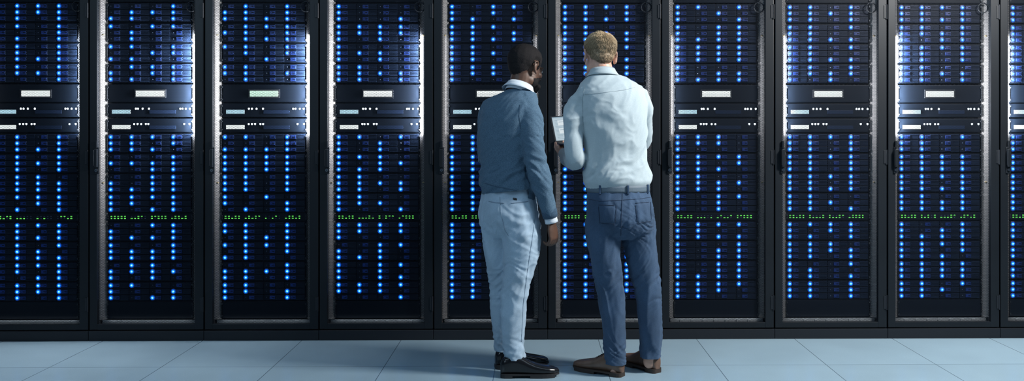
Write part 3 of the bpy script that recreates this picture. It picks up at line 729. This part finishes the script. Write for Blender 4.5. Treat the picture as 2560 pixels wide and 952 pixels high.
for k in range(17000):
    p, n_, mgn = rs.choice(data)
    if mgn < .002: continue
    p = p+Vector((rs.uniform(-1, 1), rs.uniform(-1, 1), rs.uniform(-1, 1)))*.0025
    fl = p-crown; fl = fl-n_*fl.dot(n_)
    if fl.length < 1e-4: continue
    fl.normalize(); sw_ = n_.cross(fl); fl = (fl+sw_*.6*noise.noise(p*25)).normalized()
    u = max(0, min(1, (p-O_).dot(U_)/.09)); Ls = (.008+.022*u)*rs.uniform(.6, 1.2)*min(1, .45+mgn/.03)
    rv = Vector((rs.uniform(-1, 1), rs.uniform(-1, 1), rs.uniform(-1, 1)))*.24
    d = (n_*(.05+.32*u)+fl+rv).normalized(); sd_ = d.cross(n_).normalized()*.0008
    a = p-n_*.002; b = a+d*Ls*.55; c = b+(fl-n_*.22+rv*.5).normalized()*Ls*.5; i0 = len(sv)
    sv += [a-sd_, a+sd_, a+n_*.0009, b-sd_*.8, b+sd_*.8, b+n_*.0008, c]
    sf += [(i0, i0+1, i0+4, i0+3), (i0+1, i0+2, i0+5, i0+4), (i0+2, i0, i0+3, i0+5), (i0+3, i0+4, i0+6), (i0+4, i0+5, i0+6), (i0+5, i0+3, i0+6)]
nb = len(hs.vertices)
allv = [tuple(v.co) for v in hs.vertices]+[tuple(v) for v in sv]; allf = [tuple(p.vertices) for p in hs.polygons]+[tuple(i+nb for i in f) for f in sf]
hm = bpy.data.meshes.new('hair'); hm.from_pydata(allv, [], allf); finish('hair', hm, 'hair_blond', root2, loc2)
for s_ in (-1, 1):
    sh = Sh(); sh.ell(O_+R_*s_*.031+F_*.082+U_*.003, R_*.0125, F_*.0125, U_*.009); me = bpy.data.meshes.new('eye'); me.from_pydata([tuple(v) for v in sh.v], [], sh.f); finish('eye', me, 'eye', root2, loc2)
s = Sh(); s.loft(torso(T2, Y2), 30); s.limb([(p, r, r) for p, r in aL2], Vector((1, 0, .2))); s.limb([(p, r, r) for p, r in aR2], Vector((1, 0, .2)))
me = remesh(s, .006, 10)
zb = P(0, 455, -.8).z
xl = P(1455, 300, -.8).x
def sh_d(p, n_):
    a = .006+.010*bump_at(p.z, zb+.05, .08)+.004*bump_at(p.z, zb+.30, .12)+(.005 if p.x < xl else 0)
    q = Vector((p.x, p.y, p.z-.5*(p.x-loc2.x)+.12*noise.noise(p*4)))
    k = max(0, min(1, (p.z-zb+.005)/.03))
    return k*(a*(.75*ridg(q, 6, 7, 7, 1.2)+.32*ridg(q+Vector((5, 1, 2)), 13, 12, 13, 1.)+.10*ridg(q+Vector((1, 8, 2)), 26, 20, 26, .8)))-a*.4*k
displace(me, sh_d)
wd2 = (aL2[-1][0]-aL2[-2][0]).normalized(); wc2 = aL2[-1][0]; wd3 = (aR2[-1][0]-aR2[-2][0]).normalized(); wc3 = aR2[-1][0]
cut(me, [(wc2, wd2, lambda c: (c-wc2).length < .09), (wc3, wd3, lambda c: (c-wc3).length < .09), (P(1544, 473, Y2), Vector((0, 0, -1)), lambda c: True), (P(1506, 188, Y2), Vector((0, .1, 1)).normalized(), lambda c: True)])
bv = BVHTree.FromPolygons([v.co.copy() for v in me.vertices], [tuple(p.vertices) for p in me.polygons])
shirt = finish('shirt', me, 'shirt_blue', root2, loc2)
seam(bv, [(1462, 236), (1490, 234), (1520, 230), (1560, 225), (1590, 218)], 'yoke_seam', 'shirt_seam', shirt, loc2, .0009)
seam(bv, [(1462, 216), (1456, 250), (1458, 300), (1461, 335)], 'sleeve_seam', 'shirt_seam', shirt, loc2, .0009)
Rt, Ft = RF(-14)
collar(P(1507, 193, -.745), Vector((.04, 0, 1))+Ft*.22, Ft, .064, .066, 'shirt_blue', root2, loc2, .042, .024, .038)
Tp2 = [(1544, 462, .160, .112, 0, -8, 0), (1545, 480, .166, .118, -.002, -8, 0), (1548, 510, .174, .134, -.014, -6, 0), (1550, 545, .178, .140, -.018, -6, 0), (1551, 575, .166, .122, -.008, -6, 0), (1551, 592, .12, .09, 0, -6, 0)]
s = Sh(); s.loft(torso(Tp2, Y2), 28); s.limb([(p, r, r) for p, r in lL2], Vector((1, 0, 0)), 5, 20, False); s.limb([(p, r, r) for p, r in lR2], Vector((1, 0, 0)), 5, 20, False)
me = remesh(s, .006, 6)
displace(me, mk_tr(1.0))
xm = P(1577, 800, -.77).x
cut(me, [(Vector((0, 0, P(1536, 908, -.80).z)), Vector((0, 0, -1)), lambda c: c.x < xm), (Vector((0, 0, P(1622, 892, -.74).z)), Vector((0, 0, -1)), lambda c: c.x >= xm)])
bv = BVHTree.FromPolygons([v.co.copy() for v in me.vertices], [tuple(p.vertices) for p in me.polygons])
tr2 = finish('trousers', me, 'slate', root2, loc2)
seam(bv, [(1556, 484), (1554, 520), (1553, 560), (1552, 592)], 'seam', 'slate_seam', tr2, loc2, .0016)
seam(bv, [(1462, 496), (1500, 503), (1555, 500), (1600, 497), (1632, 492)], 'yoke_seam', 'slate_seam', tr2, loc2, .0012)
for q in ([(1496, 512), (1541, 514), (1538, 560), (1500, 558)], [(1588, 508), (1626, 505), (1628, 552), (1594, 558)]):
    pk = patch(bv, q, 'back_pocket', 'slate', tr2, loc2, .0025, 12)
    for a, b in zip(q, q[1:]+q[:1]): seam(bv, [a, b], 'pocket_seam', 'slate_seam', pk, loc2, .0012, 10, .002)
c0 = P(1544.5, 470, Y2); r_, f_ = RF(-8)
ribbon([(c0+Vector((0, 0, dz)), r_*(.1705), f_*(.1225)) for dz in (-.018, -.006, .006, .018)], .003, 'belt', 'belt_grey', root2, loc2)
for pxx in (1490, 1556, 1612):
    q0 = P(pxx, 470, Y2)
    ang = math.acos(max(-1, min(1, (q0.x-c0.x)/.172))); e_ = c0+r_*(.1745*math.cos(ang))-f_*(.127*math.sin(ang))
    bm = bmesh.new(); box(bm, -.005, .005, -.003, .003, -.024, .022, bev=.001); me = bpy.data.meshes.new('belt_loop'); bm.to_mesh(me); bm.free(); me.transform(Matrix.Translation(e_)); finish('belt_loop', me, 'slate', tr2, loc2)
shoe(root2, loc2, heel2L, -56, .300, 'leather_taupe', 'sole_brown', 'sole_brown')
shoe(root2, loc2, heel2R, -36, .300, 'leather_taupe', 'sole_brown', 'sole_brown')

# ============================================================ laptop
M['lap'] = mat('laptop_black', (.02, .024, .03), .35, .4); M['keys'] = mat('laptop_keys', (.01, .01, .012), .5)
lap = thing('laptop', 'small open laptop with lit screen held by the man in the pale shirt', 'laptop', LC, rz=math.radians(14))
lap.rotation_euler = (0, -.07, math.radians(14))
WL = .15
bm = bmesh.new(); box(bm, -WL, WL, -.19, 0, -.012, 0, bev=.003); base = obj('base', mesh_of('base', bm, ['lap']), lap)
bm = bmesh.new()
for j in range(5):
    for i in range(12): box(bm, -.13+i*.0217, -.13+i*.0217+.018, -.095+j*.018, -.095+j*.018+.015, 0, .0015)
obj('keyboard', mesh_of('keyboard', bm, ['keys']), base)
bm = bmesh.new(); box(bm, -.045, .045, -.18, -.12, 0, .0008); obj('touchpad', mesh_of('touchpad', bm, ['keys']), base)
bm = bmesh.new(); box(bm, -WL, WL, 0, .006, .002, .168, bev=.002); lid = obj('screen_lid', mesh_of('screen_lid', bm, ['lap']), lap); lid.rotation_euler = (math.radians(-26), 0, 0)
M['scr'] = emit('screen_pale', (.40, .51, .58), 1.0); M['scr2'] = emit('screen_line', (.20, .30, .38), 1.); M['scr3'] = emit('screen_white', (.62, .70, .74), 1.0)
bm = bmesh.new(); box(bm, -WL+.007, WL-.007, -.0012, .0002, .012, .160)
for j in range(14):
    for i in range(3):
        x = -WL+.018+i*.09; box(bm, x, x+(.035 if (i+j) % 3 else .058), -.0018, -.0012, .022+j*.0088, .0238+j*.0088, mi=1)
for xw, zw in ((-.115, .105), (-.115, .055), (-.03, .09)):
    box(bm, xw, xw+.05, -.0024, -.0018, zw, zw+.032, mi=2); box(bm, xw+.006, xw+.04, -.0028, -.0024, zw+.02, zw+.023, mi=1)
box(bm, -WL+.007, WL-.007, -.0018, -.0012, .154, .160, mi=1)
obj('display', mesh_of('display', bm, ['scr', 'scr2', 'scr3']), lid)

# ------------------------------------------------------------ lights
def area(name, loc, target, sx, sy, e, col):
    l = bpy.data.lights.new(name, 'AREA'); l.shape = 'RECTANGLE'; l.size = sx; l.size_y = sy; l.energy = e; l.color = col
    o = bpy.data.objects.new(name, l); COL.objects.link(o); o.location = loc
    o.rotation_euler = (Vector(target)-Vector(loc)).to_track_quat('-Z', 'Y').to_euler(); return o
area('key_light', (3.2, -1.75, 3.0), (0, -.75, .6), .6, .6, 235, (1, .97, .93))
area('ceiling_light', (0, -2.4, 3.3), (0, -.9, .6), 7, .8, 44, (.58, .80, 1))
area('fill_light', (-3.5, -4.2, 2.6), (0, -.5, 1.0), 1.2, 1.2, 32, (.6, .82, 1))
eL = [9., 48., 37., 30., 1.5, .7, .3, .25, .2, .2]
eR = [.2, .2, .2, .3, 1.2, 1.6, 4., 13., 34, 20.0]
for k in range(10):
    cx = X0+(k-.5)*W
    for s, e in ((-1, eR[k]), (1, eL[k])):
        x = cx+s*(HW-.066)
        area('added_cabinet_fill', (x, .034, 1.55), (x-s*.5, .034, 1.55), .008, .6, e, (.98, .98, 1))  # unseen lamp added to brighten the opposite rail, energy tuned per cabinet
    area('added_cabinet_fill', (cx, .0285, .122), (cx, .06, .10), .5, .004, .04, (.9, .97, 1))  # unseen lamp added to brighten the bottom tray lip
w = bpy.data.worlds.new('world'); bpy.context.scene.world = w; w.use_nodes = True
w.node_tree.nodes['Background'].inputs[0].default_value = (.10, .20, .36, 1); w.node_tree.nodes['Background'].inputs[1].default_value = .14
